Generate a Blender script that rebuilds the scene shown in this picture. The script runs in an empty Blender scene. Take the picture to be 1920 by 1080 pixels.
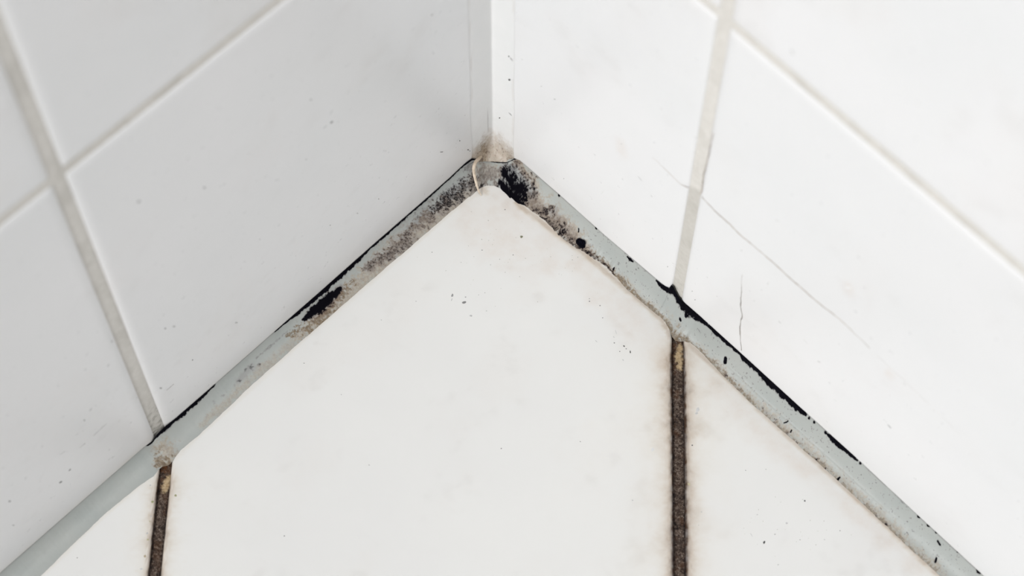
import bpy, bmesh, math, random
import numpy as np
from mathutils import Vector

random.seed(4)
rng = np.random.default_rng(7)

# ------------------------------------------------------------------ camera, world, lights
# work unit: u = 1.28 mm ; every coordinate below is in u and scaled by S to metres
S = 1.28e-3
F_PX = 4192.2
EUL = (0.42063, -0.0030577, 0.787510)
CAM = np.array([179.9609, -174.8469, 478.1652])
scene = bpy.context.scene
COL = scene.collection

cam_d = bpy.data.cameras.new('camera')
cam = bpy.data.objects.new('camera', cam_d)
COL.objects.link(cam)
cam.location = CAM * S
cam.rotation_euler = EUL
cam_d.sensor_width = 36.0
cam_d.lens = F_PX / 1920 * 36
cam_d.clip_start = 0.01
cam_d.dof.use_dof = True
cam_d.dof.focus_distance = 520 * S
cam_d.dof.aperture_fstop = 12.0
scene.camera = cam

world = bpy.data.worlds.new('world')
scene.world = world
world.use_nodes = True
bg = world.node_tree.nodes['Background']
bg.inputs[0].default_value = (0.97, 0.985, 1.0, 1)
bg.inputs[1].default_value = 0.06

def area(name, loc, target, size, size_y, power, col):
    l = bpy.data.lights.new(name, 'AREA')
    l.shape = 'RECTANGLE'; l.size = size; l.size_y = size_y
    l.energy = power; l.color = col
    o = bpy.data.objects.new(name, l); COL.objects.link(o)
    o.location = loc
    o.rotation_euler = (Vector(target) - Vector(loc)).to_track_quat('-Z', 'Y').to_euler()
    return o
# daylight from a window on the left of the room, and an added unseen fill light to lift the left wall and floor
area('window_light', (0.45, -2.6, 1.25), (0.12, 0.0, 0.1), 0.8, 0.9, 60, (1.0, 0.995, 0.985))
area('added_fill_light', (0.42, -0.16, 1.05), (0.10, -0.05, 0.0), 0.30, 0.20, 2.7, (1.0, 0.99, 0.975))

vs = scene.view_settings
vs.view_transform = 'Standard'; vs.look = 'None'; vs.gamma = 1; vs.use_curve_mapping = False
vs.exposure = 0.1

# ------------------------------------------------------------------ measuring helpers
def rotm(e):
    cx, cy, cz = np.cos(e); sx, sy, sz = np.sin(e)
    Rx = np.array([[1,0,0],[0,cx,-sx],[0,sx,cx]]); Ry = np.array([[cy,0,sy],[0,1,0],[-sy,0,cy]])
    Rz = np.array([[cz,-sz,0],[sz,cz,0],[0,0,1]])
    return Rz @ Ry @ Rx
RM = rotm(np.array(EUL))
def ray(x, y):
    d = RM @ np.array([(x-960)/F_PX, -(y-540)/F_PX, -1.0])
    return d / np.linalg.norm(d)
def at(x, y, plane):
    """point of the plane x=0, y=0 or z=0 seen at photo pixel (x, y)"""
    ax = {'x': 0, 'y': 1, 'z': 2}[plane]
    d = ray(x, y)
    return CAM + d * (-CAM[ax] / d[ax])
def wl(x, y):                                   # left wall chart (distance from corner, height)
    p = at(x, y, 'x'); return (-p[1], p[2])
def wr(x, y):                                   # right wall chart
    p = at(x, y, 'y'); return (p[0], p[2])
def fl(x, y):                                   # floor chart
    p = at(x, y, 'z'); return (p[0], p[1])
CH = {'L': (wl, lambda u, v, n: (n, -u, v)),
      'R': (wr, lambda u, v, n: (u, -n, v)),
      'F': (fl, lambda u, v, n: (u, v, n))}

# ------------------------------------------------------------------ noise and stain fields
def _h(ix, iy, seed):
    n = (ix.astype(np.int64) * 374761393 + iy.astype(np.int64) * 668265263 + seed * 1442695041) & 0xffffffff
    n = ((n ^ (n >> 13)) * 1274126177) & 0xffffffff
    return ((n ^ (n >> 16)) & 0xffff) / 65535.0
def vnoise(x, y, seed=0):
    ix = np.floor(x); iy = np.floor(y); fx = x - ix; fy = y - iy
    fx = fx*fx*(3-2*fx); fy = fy*fy*(3-2*fy)
    a = _h(ix, iy, seed); b = _h(ix+1, iy, seed); c = _h(ix, iy+1, seed); d = _h(ix+1, iy+1, seed)
    return (a*(1-fx)+b*fx)*(1-fy) + (c*(1-fx)+d*fx)*fy
def fbm(x, y, seed=0, o=4, gain=0.55):
    s = 0; a = 1; t = 0
    for i in range(o):
        s = s + a*vnoise(x*2.03**i + i*17.3, y*2.03**i + i*9.1, seed+i); t += a; a *= gain
    return s/t
def sst(a, b, x):
    t = np.clip((x-a)/(b-a), 0, 1); return t*t*(3-2*t)
def stroke(U, V, pts):
    """1 on the centre line of a brush stroke of points (u, v, r), 0 on its rim, below 0 outside"""
    best = np.full(U.shape, -9.0)
    if len(pts) == 1: pts = [pts[0], pts[0]]
    for (u0, v0, r0), (u1, v1, r1) in zip(pts[:-1], pts[1:]):
        du, dv = u1-u0, v1-v0; L2 = du*du+dv*dv
        t = np.clip(((U-u0)*du+(V-v0)*dv)/L2, 0, 1) if L2 > 1e-9 else np.zeros_like(U)
        r = r0+(r1-r0)*t
        best = np.maximum(best, 1-np.hypot(U-u0-du*t, V-v0-dv*t)/np.maximum(r, 1e-3))
    return best

# ------------------------------------------------------------------ mesh helpers
def link(name, me, mat=None, parent=None):
    o = bpy.data.objects.new(name, me); COL.objects.link(o)
    if mat: me.materials.append(mat)
    if parent is not None: o.parent = parent
    return o
def mesh(name, verts, faces, mat, parent=None, smooth=True, attrs=None):
    me = bpy.data.meshes.new(name)
    v = np.asarray(verts, float) * S
    me.from_pydata(v.tolist(), [], faces if isinstance(faces, list) else faces.tolist())
    if smooth: me.polygons.foreach_set('use_smooth', np.ones(len(me.polygons), bool))
    for k, a in (attrs or {}).items():
        at_ = me.attributes.new(k, 'FLOAT_COLOR', 'POINT')
        c = np.ones((len(v), 4)); c[:, :a.shape[1]] = a
        at_.data.foreach_set('color', c.ravel())
    me.update()
    return link(name, me, mat, parent)
def gridfaces(n, m):
    i = np.arange(n-1)[:, None]*m + np.arange(m-1)[None, :]
    return np.stack([i, i+1, i+m+1, i+m], -1).reshape(-1, 4)
def root(name, loc=(0, 0, 0)):
    o = bpy.data.objects.new(name, None); COL.objects.link(o); o.location = np.array(loc)*S
    o.empty_display_size = 0.02
    return o
def tag(o, label=None, cat=None, group=None, kind=None):
    if label: o['label'] = label
    if cat: o['category'] = cat
    if group: o['group'] = group
    if kind: o['kind'] = kind
    return o

# ------------------------------------------------------------------ materials
def lin(r, g, b):
    f = lambda c: (c/255/12.92 if c/255 <= .04045 else ((c/255+.055)/1.055)**2.4)
    return (f(r), f(g), f(b), 1)
class NT:
    def __init__(s, name):
        s.m = bpy.data.materials.new(name); s.m.use_nodes = True
        s.t = s.m.node_tree; s.b = s.t.nodes['Principled BSDF']
    def n(s, typ, **kw):
        x = s.t.nodes.new(typ)
        for k, v in kw.items():
            if k in x.inputs: x.inputs[k].default_value = v
            else: setattr(x, k, v)
        return x
    def l(s, a, b): s.t.links.new(a, b)
    def coords(s):
        return s.n('ShaderNodeTexCoord').outputs['Object']
    def noise(s, scale, detail=4, rough=.55):
        x = s.n('ShaderNodeTexNoise'); x.inputs['Scale'].default_value = scale
        x.inputs['Detail'].default_value = detail; x.inputs['Roughness'].default_value = rough
        s.l(s.coords(), x.inputs['Vector']); return x.outputs['Fac']
    def ramp(s, fac, stops):
        r = s.n('ShaderNodeValToRGB'); e = r.color_ramp.elements
        while len(e) < len(stops): e.new(.5)
        for k, (p, c) in zip(e, stops): k.position = p; k.color = c
        s.l(fac, r.inputs[0]); return r.outputs[0]
    def mix(s, fac, a, b, mode='MIX'):
        x = s.n('ShaderNodeMix'); x.data_type = 'RGBA'; x.blend_type = mode
        for v, i in ((fac, 0), (a, 6), (b, 7)):
            if hasattr(v, 'is_output'): s.l(v, x.inputs[i])
            else: x.inputs[i].default_value = v
        return x.outputs[2]
    def math(s, op, a, b=None):
        x = s.n('ShaderNodeMath'); x.operation = op
        for v, i in ((a, 0), (b, 1)):
            if v is None: continue
            if hasattr(v, 'is_output'): s.l(v, x.inputs[i])
            else: x.inputs[i].default_value = v
        return x.outputs[0]
    def attr(s, name):
        a = s.n('ShaderNodeAttribute'); a.attribute_name = name
        sp = s.n('ShaderNodeSeparateColor'); s.l(a.outputs['Color'], sp.inputs[0])
        return a.outputs['Color'], sp.outputs[0], sp.outputs[1], sp.outputs[2]
    def bump(s, h, strength, dist):
        x = s.n('ShaderNodeBump'); x.inputs['Strength'].default_value = strength; x.inputs['Distance'].default_value = dist
        s.l(h, x.inputs['Height']); s.l(x.outputs[0], s.b.inputs['Normal'])
    def out(s, col=None, rough=None, spec=None):
        for v, k in ((col, 'Base Color'), (rough, 'Roughness'), (spec, 'Specular IOR Level')):
            if v is None: continue
            if hasattr(v, 'is_output'): s.l(v, s.b.inputs[k])
            else: s.b.inputs[k].default_value = v
        return s.m

def tile_mat(name, base, base2, rough):
    t = NT(name)
    c = t.ramp(t.noise(14, 3), [(.3, base), (.7, base2)])
    fine = t.noise(420, 4, .7)
    _, r, g, b = t.attr('grime')
    gm = t.math('MULTIPLY', g, t.ramp(fine, [(.25, (.5,)*3+(1,)), (.7, (1.1,)*3+(1,))]))
    c = t.mix(gm, c, lin(206, 190, 176))
    c = t.mix(b, c, lin(165, 162, 158))
    br = t.math('MULTIPLY', r, t.ramp(fine, [(.3, (.75,)*3+(1,)), (.65, (1.05,)*3+(1,))]))
    c = t.mix(br, c, t.ramp(r, [(0, lin(198, 178, 140)), (.5, lin(160, 130, 92)), (1, lin(62, 42, 28))]))
    t.bump(t.noise(60, 2), .25, .0004)
    rr = t.ramp(t.noise(300, 5, .7), [(.3, (rough-.04,)*3+(1,)), (.75, (rough+.1,)*3+(1,))])
    t.out(c, rr, .5)
    return t.m
M_WALL = tile_mat('glazed_wall_tile', lin(220, 221, 222), lin(225, 225, 226), .30)
M_FLOOR = tile_mat('glazed_floor_tile', lin(221, 221, 220), lin(225, 225, 223), .34)

t = NT('wall_grout')
c = t.ramp(t.noise(500, 5, .7), [(.3, lin(204, 201, 195)), (.7, lin(216, 213, 208))])
_, r, g, b = t.attr('grime')
c = t.mix(g, c, lin(180, 177, 170)); c = t.mix(r, c, lin(70, 62, 50))
t.bump(t.noise(900, 4, .7), .5, .0003)
M_GROUT = t.out(c, .8, .3)

t = NT('mouldy_floor_grout')
fine = t.noise(1500, 5, .8)
c = t.ramp(fine, [(.36, lin(22, 15, 13)), (.47, lin(74, 60, 52)), (.56, lin(104, 90, 80)), (.68, lin(168, 156, 144))])
_, r, g, b = t.attr('grime')
c = t.mix(b, c, t.ramp(fine, [(.3, lin(170, 138, 100)), (.7, lin(214, 196, 162))]))
c = t.mix(g, c, lin(92, 58, 32)); c = t.mix(r, c, lin(24, 18, 20))
t.bump(fine, .8, .0006)
M_FGROUT = t.out(c, .9, .25)

def silicone(name, a, b_, taupe):
    t = NT(name)
    c = t.ramp(t.noise(90, 4), [(.3, a), (.7, b_)])
    fine = t.noise(1300, 5, .75)
    _, r, g, b = t.attr('grime')
    c = t.mix(b, c, t.ramp(fine, [(.3, taupe), (.7, lin(174, 167, 153))]))
    c = t.mix(g, c, t.ramp(fine, [(.3, lin(76, 62, 46)), (.7, lin(138, 120, 96))]))
    c = t.mix(r, c, t.ramp(r, [(0, lin(128, 112, 112)), (.45, lin(74, 62, 68)), (.8, lin(22, 17, 30)), (1, lin(6, 5, 12))]))
    t.bump(t.noise(700, 3), .15, .0003)
    t.b.inputs['Subsurface Weight'].default_value = 0.0
    return t.out(c, t.ramp(r, [(0, (.48,)*3+(1,)), (.6, (.8,)*3+(1,))]), t.ramp(r, [(0, (.45,)*3+(1,)), (.7, (.06,)*3+(1,))]))
M_SIL = silicone('grey_silicone', lin(158, 163, 161), lin(166, 169, 166), lin(140, 131, 122))
M_SILW = silicone('white_silicone', lin(219, 220, 220), lin(223, 223, 223), lin(168, 148, 132))

t = NT('black_mould_and_gap')
c = t.ramp(t.noise(1200, 5, .8), [(.35, lin(3, 3, 6)), (.6, lin(12, 11, 20)), (.78, lin(34, 32, 48))])
t.bump(t.noise(1600, 4, .8), .6, .0003)
M_MOULD_GAP = t.out(c, .9, .04)

t = NT('dirt')
cc, r, g, b = t.attr('grime')
M_DIRT = t.out(t.mix(t.noise(900), cc, (1, 1, 1, 1), 'MULTIPLY'), .8, .2)
t = NT('hairline_crack')
cc, r, g, b = t.attr('grime')
M_CRACK = t.out(t.mix(t.math('MULTIPLY', t.noise(700), .15), cc, lin(120, 110, 98)), .8, .2)

t = NT('dried_silicone_sliver')
c = t.ramp(t.noise(800, 4), [(.3, lin(176, 160, 142)), (.7, lin(216, 202, 184))])
M_SLIVER = t.out(c, .5, .4)
t = NT('mortar_bed')
c = t.ramp(t.noise(200, 4), [(.3, lin(150, 147, 140)), (.7, lin(172, 168, 160))])
M_BED = t.out(c, .9, .2)

# ------------------------------------------------------------------ setting: walls and floor as tiles in joints
EXT = 760.0                                      # how far walls and floor run from the corner
def line(p, q):
    p = np.array(p); q = np.array(q); d = (q-p)/np.linalg.norm(q-p)
    n = np.array([-d[1], d[0]]); return (n, float(n @ p))
def clip(poly, n, c):                            # keep n.x >= c
    out = []
    for i in range(len(poly)):
        a, b = poly[i], poly[(i+1) % len(poly)]
        da, db = n @ a - c, n @ b - c
        if da >= 0: out.append(a)
        if da*db < 0: out.append(a + (b-a)*da/(da-db))
    return out
def inset(poly, r):
    k = len(poly); L = []
    for i in range(k):
        n, c = line(poly[i], poly[(i+1) % k]); L.append((n, c+r))
    out = []
    for i in range(k):
        (n1, c1), (n2, c2) = L[i-1], L[i]
        out.append(np.linalg.solve(np.array([n1, n2]), np.array([c1, c2])))
    return out
def clean(poly):
    out = []
    for p in poly:
        if not out or np.linalg.norm(p-out[-1]) > .05: out.append(p)
    if np.linalg.norm(out[0]-out[-1]) < .05: out.pop()
    a = 0.5*sum(out[i][0]*out[(i+1) % len(out)][1]-out[(i+1) % len(out)][0]*out[i][1] for i in range(len(out)))
    return out if a > 0 else out[::-1]

def make_tile(chart, poly, mat, parent, rim=1.5, drop=.8, thick=4.0, res=None, grime=None, label=None, push=0.0, tilt=0.0):
    to3 = CH[chart][1]
    poly = clean([np.array(p, float) for p in poly])
    cen = sum(poly)/len(poly)
    tu, tv = (rng.uniform(-tilt, tilt, 2) if tilt else (0, 0))
    V, Fc = [], []
    prof = [(1.35, 0), (1.0, 0), (.72, .04), (.45, .16), (.22, .38), (.07, .68), (0, 1.0)]
    k = len(poly)
    cnt = [max(1, int(np.linalg.norm(poly[(i+1) % k]-poly[i])/1.2)) if res else 1 for i in range(k)]
    def sub(pl): return [pl[i]+(pl[(i+1) % k]-pl[i])*j/cnt[i] for i in range(k) for j in range(cnt[i])]
    rings = [[(*q, -drop*d) for q in sub(inset(poly, rim*f))] for f, d in prof]
    rings.append([(*q, -thick) for q in sub(poly)])
    kk_ = sum(cnt)
    for r_ in rings: V += r_
    for j in range(len(rings)-1):
        for i in range(kk_):
            a = j*kk_+i; b = j*kk_+(i+1) % kk_
            Fc.append((a, a+kk_, b+kk_, b))
    inner = inset(poly, rim*1.35)
    if res is None:
        base = len(V); V += [(*q, 0.0) for q in inner]; Fc.append(list(range(base, base+k)))
    else:
        bm = bmesh.new()
        P = np.array(inner); lo = P.min(0); hi = P.max(0)
        nx, ny = [max(2, int(x)) for x in (hi-lo)/res]
        gx = np.linspace(lo[0], hi[0], nx); gy = np.linspace(lo[1], hi[1], ny)
        gv = [bm.verts.new((x, y, 0)) for x in gx for y in gy]
        for f in gridfaces(nx, ny).tolist(): bm.faces.new([gv[i] for i in (f[0], f[3], f[2], f[1])])
        for i in range(k):
            n, c = line(inner[i], inner[(i+1) % k])
            bmesh.ops.bisect_plane(bm, geom=bm.verts[:]+bm.edges[:]+bm.faces[:], dist=1e-5,
                plane_co=(*(n*c), 0), plane_no=(n[0], n[1], 0), clear_inner=True)
        bm.verts.index_update()
        base = len(V); V += [tuple(v.co) for v in bm.verts]
        Fc += [[v.index+base for v in f.verts] for f in bm.faces]
        bm.free()
    V = np.array(V)
    U, W, N = V[:, 0], V[:, 1], V[:, 2].copy()
    N = N + push + (U-cen[0])*tu + (W-cen[1])*tv
    at_ = {}
    if grime is not None: at_['grime'] = grime(U, W)
    X = np.array([np.broadcast_to(c_, U.shape) for c_ in to3(U, W, N)]).T
    if chart == 'L':  # chart is mirrored here, flip the faces outward
        Fc = [f[::-1] for f in Fc]
        # left wall chart (u=-y, v=z) seen from +x
    o = mesh('tile', X, Fc, mat, parent, True, at_)
    fix_out(o, {'L': (1, 0, 0), 'R': (0, -1, 0), 'F': (0, 0, 1)}[chart])
    if label: o['label'] = label
    return o
def fix_out(o, nrm):
    """faces must look out of the wall; flip the mesh if its largest face does not"""
    me = o.data
    big = max(me.polygons, key=lambda p: p.area)
    if Vector(nrm).dot(big.normal) < 0:
        me.flip_normals()

def strip(chart, name, p, q, w, depth, mat, parent, res=None, grime=None, rough=.12, wob=0.0):
    to3 = CH[chart][1]
    p = np.array(p); q = np.array(q); L = np.linalg.norm(q-p); d = (q-p)/L; n = np.array([-d[1], d[0]])
    k = int(L/res) if res else 2
    m = max(3, int(w/res)) if res else 2
    a, b = np.meshgrid(np.linspace(0, L, k), np.linspace(-w/2, w/2, m), indexing='ij')
    a = a.ravel(); b = b.ravel()
    U = p[0]+d[0]*a+n[0]*b; V = p[1]+d[1]*a+n[1]*b
    N = np.full(U.shape, -depth)
    if res: N = N + rough*(fbm(U/.9, V/.9, 31)-.5)*2 - .25*(np.abs(b)/(w/2))**2
    X = np.array([np.broadcast_to(c_, U.shape) for c_ in to3(U, V, N)]).T
    o = mesh(name, X, gridfaces(k, m), mat, parent, True, {'grime': grime(U, V, a, b)} if grime else None)
    fix_out(o, {'L': (1, 0, 0), 'R': (0, -1, 0), 'F': (0, 0, 1)}[chart])
    return o

def slab(name, lo, hi, mat):
    x0, y0, z0 = lo; x1, y1, z1 = hi
    v = [(x, y, z) for x in (x0, x1) for y in (y0, y1) for z in (z0, z1)]
    f = [(0,1,3,2),(4,6,7,5),(0,4,5,1),(2,3,7,6),(0,2,6,4),(1,5,7,3)]
    return tag(mesh(name, v, f, mat, None, False), kind='structure')
HGT = 560.0
floor = slab('floor', (-12, -EXT, -16), (EXT, 12, -4.0), M_BED)
wall_left = slab('wall_left', (-12, -EXT, -4.0), (-4.0, 12, HGT), M_BED)
wall_right = slab('wall_right', (-4.0, 4.0, -4.0), (EXT, 12, HGT), M_BED)
floor['label'] = 'white floor tiles laid diagonally with dark mouldy joints'
wall_left['label'] = 'white tiled wall on the left, in softer light'
wall_right['label'] = 'white tiled wall on the right, brightly lit'

# stains on the tiles ------------------------------------------------
FJL = [fl(309.5, 880), fl(289, 1080)]
FJR = [fl(1271, 640), fl(1274.7, 1080)]
def jdist(U, V, J):
    n, c = line(*J); d = np.array(J[1])-np.array(J[0]); d /= np.linalg.norm(d)
    return n[0]*U+n[1]*V-c, (U-J[0][0])*d[0]+(V-J[0][1])*d[1]
def px(chart, pts, k=1/7.8):
    f = CH[chart][0]
    return [(*f(x, y), r*k) for x, y, r in pts]
EDGE_R = [(968,381),(1048,441),(1101,480),(1179,546),(1240,598),(1258,632),(1290,644),(1358,705),(1474,814),(1578,908),(1763,1081)]
EDGE_L = [(920,347),(864,383),(571,635),(376,813),(330,858),(194,966),(75,1081)]
def floor_grime(U, V):
    n1 = fbm(U/4, V/4, 3); n2 = fbm(U/.9, V/.9, 5, 5, .7); n3 = fbm(U/14, V/14, 8)
    sr, ar = jdist(U, V, FJR); slj, al = jdist(U, V, FJL)
    # brown halo bleeding out of the joints
    hr = np.exp(-np.maximum(np.abs(sr)-1.5, 0)/(1.0+1.9*n1))*sst(-3, 4, ar)
    hl = np.exp(-np.maximum(np.abs(slj)-1.3, 0)/(.8+1.5*n1))*sst(-4, 3, al)*.75
    edge = np.exp(-np.maximum(np.abs(sr)-1.45, 0)/.22)*sst(-2, 2, ar)*.6
    el = np.exp(-np.maximum(np.abs(slj)-1.35, 0)/.2)*sst(-3, 2, al)*.5
    hw = np.exp(-np.maximum(np.abs(sr)-1.5, 0)/(3.5+4*n3))*sst(-3, 4, ar)*.16
    br = np.clip(.78*hr*(.45+.9*n2)+hw*(.4+1.2*n1)+1.0*hl*(.1+1.6*n2)+(edge+el)*(.4+.9*n1), 0, 1)
    spk = sst(.66, .78, fbm(U/.5, V/.5, 77, 3, .7))*np.exp(-np.maximum(np.abs(slj)-1.3, 0)/2.4)*sst(0, 4, al)*.55
    spk += sst(.70, .8, fbm(U/.4, V/.4, 78, 3, .7))*np.exp(-np.maximum(np.abs(sr)-1.3, 0)/2.6)*sst(0, 4, ar)*.4
    eR = stroke(U, V, px('F', [(x, y, 8) for x, y in EDGE_R])); eL = stroke(U, V, px('F', [(x, y, 6) for x, y in EDGE_L]))
    br = np.maximum(br, np.clip(spk, 0, 1))
    br = np.maximum(br, .5*sst(-.1, .7, eR+.8*(n2-.5))); br = np.maximum(br, .16*sst(-.2, .8, eL+.5*(n2-.5)))
    # ochre grime under the torn corner
    br = np.maximum(br, .42*sst(0, .7, stroke(U, V, px('F', [(903, 352, 14), (911, 360, 9)]))+.6*(n2-.5)))
    # pinkish soap film in front of the corner and along the right strip
    film = .6*sst(-.6, .9, stroke(U, V, px('F', [(900, 420, 60), (960, 430, 75), (1010, 470, 60)]))+1.2*(n1-.5))
    film = np.maximum(film, .55*sst(-.4, 1, stroke(U, V, px('F', [(1010, 420, 26), (1100, 510, 40), (1190, 590, 42), (1240, 660, 34)]))+1.3*(n1-.5)))
    film = np.maximum(film, .5*sst(-.4, 1, stroke(U, V, px('F', [(1300, 670, 22), (1420, 800, 30), (1560, 920, 26), (1760, 1090, 24)]))+1.1*(n1-.5)))
    g = np.clip(film*(.1+1.0*n1)*.85 + .05*sst(.5, .75, n3), 0, 1)
    b = .10*sst(.55, .8, n1)*sst(.45, .7, n3)
    return np.stack([br, g, b], 1)
def wall_grime(chart):
    def f(U, V):
        n1 = fbm(U/5, V/5, 13); n2 = fbm(U/1.2, V/1.2, 15, 4, .7); n3 = fbm(U/20, V/28, 18)
        br = np.zeros_like(U)
        low = np.exp(-np.maximum(V-4.5, 0)/1.1)
        br += .12*low*(.3+1.2*n2)
        g = .06*sst(.5, .75, n3) + .10*np.exp(-np.maximum(V-5, 0)/9)*n1
        b = .08*sst(.52, .8, n1)*sst(.4, .7, n3)
        if chart == 'L':
            g = g + .12*np.exp(-np.maximum(np.hypot(U-6, (V-8)*.7)-3, 0)/9)*(.3+n2)
            b = b + .10*sst(.6, .85, fbm((U+V*.3)/3, (V-U*.5)/1.2, 41))*np.exp(-np.abs(V-30)/30)
        else:
            for q in [(1165, 278, 22), (1592, 540, 16), (1668, 700, 14), (1310, 600, 12)]:
                p = wr(q[0], q[1]); r = q[2]/7.8
                g = g + .28*sst(0, 1, 1-np.hypot((U-p[0]), (V-p[1])*.45)/r+.7*(n1-.5))
            g = g + .10*np.exp(-np.maximum(np.hypot(U-6, (V-8)*.7)-3, 0)/7)*(.3+n2)
        return np.stack([np.clip(br, 0, 1), np.clip(g, 0, 1), np.clip(b, 0, 1)], 1)
    return f

# wall tiles: columns between vertical joint lines, rows between horizontal ones
def tile_wall(chart, wall, vq, hq, vw, hw, mod, vgr, hgr):
    v1 = line(*vq); h1 = line(*hq)
    if v1[0][0] < 0: v1 = (-v1[0], -v1[1])
    if h1[0][1] < 0: h1 = (-h1[0], -h1[1])
    shift = lambda l_, d: (l_[0], l_[1]+d)
    vl = [((np.array([1., 0.])), .6)] + [shift(v1, mod*i) for i in range(6)]
    hl = [((np.array([0., 1.])), .6)] + [shift(h1, mod*i) for i in range(5)]
    box = [np.array(p, float) for p in ((0, 0), (EXT, 0), (EXT, HGT), (0, HGT))]
    tiles = {}
    for i in range(len(vl)):
        for j in range(len(hl)):
            P = clip(box, vl[i][0], vl[i][1]+(vw/2 if i else 0))
            if i+1 < len(vl): P = clip(P, -vl[i+1][0], -(vl[i+1][1]-vw/2)) if P else P
            P = clip(P, hl[j][0], hl[j][1]+(hw/2 if j else 0)) if P else P
            if j+1 < len(hl) and P: P = clip(P, -hl[j+1][0], -(hl[j+1][1]-hw/2))
            if not P or len(P) < 3: continue
            near = i < 2 and j < 2
            tiles[i, j] = make_tile(chart, P, M_WALL, wall, rim=2.1, drop=.5,
                res=(1.1 if near else None), grime=(wall_grime(chart) if near else None), push=.0, tilt=0)
    for i in range(1, len(vl)):
        n, c = vl[i]; f = lambda v: ((c-n[1]*v)/n[0], v)
        strip(chart, 'grout_joint', f(.5), f(HGT), vw+1.6, .42, M_GROUT, wall, .45 if i == 1 else None, vgr)
    for j in range(1, len(hl)):
        n, c = hl[j]; f = lambda u: (u, (c-n[0]*u)/n[1])
        strip(chart, 'grout_joint', f(.5), f(EXT), hw+1.6, .47, M_GROUT, wall, .6 if j == 1 else None, hgr)
    return tiles
def vg_left(U, V, a, b):
    n = fbm(U/.7, V/.7, 51, 4, .7)
    g = .55*sst(45, 5, V)*(.3+n) + .3*sst(.5, .7, fbm(U/4, V/6, 52))
    r = .5*sst(.52, .68, n)*sst(24, 6, V) + .8*sst(.35, 1.0, np.abs(b)/1.7+.5*(n-.5)-.35)*sst(40, 5, V)*.5
    return np.stack([np.clip(r, 0, 1), np.clip(g, 0, 1), g*0], 1)
ZCR = wr(1306, 360)[1]
def vg_right(U, V, a, b):
    n = fbm(U/.7, V/.7, 53, 4, .7)
    g = .75*sst(ZCR+1, ZCR-1, V-.55*(U-59.8))*(.5+.6*n) + .14*sst(.5, .7, fbm(U/4, V/6, 54))
    r = .12*sst(.6, .7, n)*sst(40, 5, V) + .35*sst(.85, 1.0, -b/1.55)*sst(60, 90, V)
    return np.stack([np.clip(r, 0, 1), np.clip(g, 0, 1), g*0], 1)
def hg_(U, V, a, b):
    g = .35*sst(.45, .7, fbm(U/5, V/3, 56))
    return np.stack([g*0, g, g*0], 1)
tilesL = tile_wall('L', wall_left, (wl(0, 60), wl(298, 803)), (wl(0, 421), wl(530.5, 0)), 3.15, 3.1, 156, vg_left, hg_)
tilesR = tile_wall('R', wall_right, (wr(1271, 529), wr(1362, 5)), (wr(1400, 74), wr(1918, 513)), 3.1, 3.2, 156, vg_right, hg_)

# floor tiles: diagonal joints
FW = 2.75
def floor_lines():
    out = []
    for J in (FJL, FJR):
        n, c = line(*J)
        if n[0] < 0: n, c = -n, -c
        out.append((n, c))
    return out
(nl, cl), (nr, cr) = floor_lines()
SP = 117.0
diag = [(nl, cl-SP*i) for i in range(5, 0, -1)] + [(nl, cl), (nr, cr)] + [(nr, cr+SP*i) for i in range(1, 6)]
dd = np.array([nr[1], -nr[0]])                  # into the room along the joints
if dd @ np.array([1, -1]) < 0: dd = -dd
cross = [-700., 150., 267., 384., 501., 618., 735., 852., 969.]
fbox = [np.array(p, float) for p in ((.6, -EXT), (EXT, -EXT), (EXT, -.6), (.6, -.6))]
tilesF = {}
for i in range(len(diag)-1):
    for j in range(len(cross)-1):
        P = clip(fbox, diag[i][0], diag[i][1]+FW/2)
        P = clip(P, -diag[i+1][0], -(diag[i+1][1]-FW/2)) if P else P
        P = clip(P, dd, cross[j]+FW/2) if P else P
        P = clip(P, -dd, -(cross[j+1]-FW/2)) if P else P
        if not P or len(P) < 3: continue
        A = clean(P)
        area_ = 0.5*sum(A[k][0]*A[(k+1) % len(A)][1]-A[(k+1) % len(A)][0]*A[k][1] for k in range(len(A)))
        if area_ < 60 or len(A) < 3: continue
        near = j == 0 and 4 <= i <= 6
        tilesF[i, j] = make_tile('F', A, M_FLOOR, floor, rim=.8, drop=.5, res=(.62 if i == 5 else .62) if near else None,
                                 grime=floor_grime if near else None)
def fg(J):
    def f(U, V, a, b):
        d, al = jdist(U, V, J)
        n = fbm(U/.6, V/.6, 61, 5, .75); n2 = fbm(U/2.2, V/2.2, 63)
        right = J is FJR
        if right:
            tan = sst(-.2, .6, stroke(U, V, px('F', [(1276, 648, 7), (1272, 668, 8), (1276, 688, 6)]))+2.2*(n-.5))
            rust = .8*sst(12, 2, al)*sst(.4, .65, n) + .35*sst(.5, .7, n2)
        else:
            tan = sst(-.2, .6, stroke(U, V, px('F', [(317, 893, 6), (311, 907, 9), (308, 918, 6)]))+2.0*(n-.5))
            rust = .7*sst(8, 0, al)*sst(.4, .6, n) + .3*sst(.5, .7, n2)
        q = np.array(J[1])-np.array(J[0])
        side = b if True else -b
        dark = .75*sst(.55, 1.0, np.abs(side)/1.35+.35*(n-.5))*(.6+.4*n2) + .45*sst(.56, .68, fbm(U/1.1, V/1.1, 65))  # shadow line painted along the joint edges, plus random dark spots
        dark = dark*(1-.8*tan)
        return np.clip(np.stack([dark, rust*(1-tan), tan*.95], 1), 0, 1)
    return f
k = 0
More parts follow.
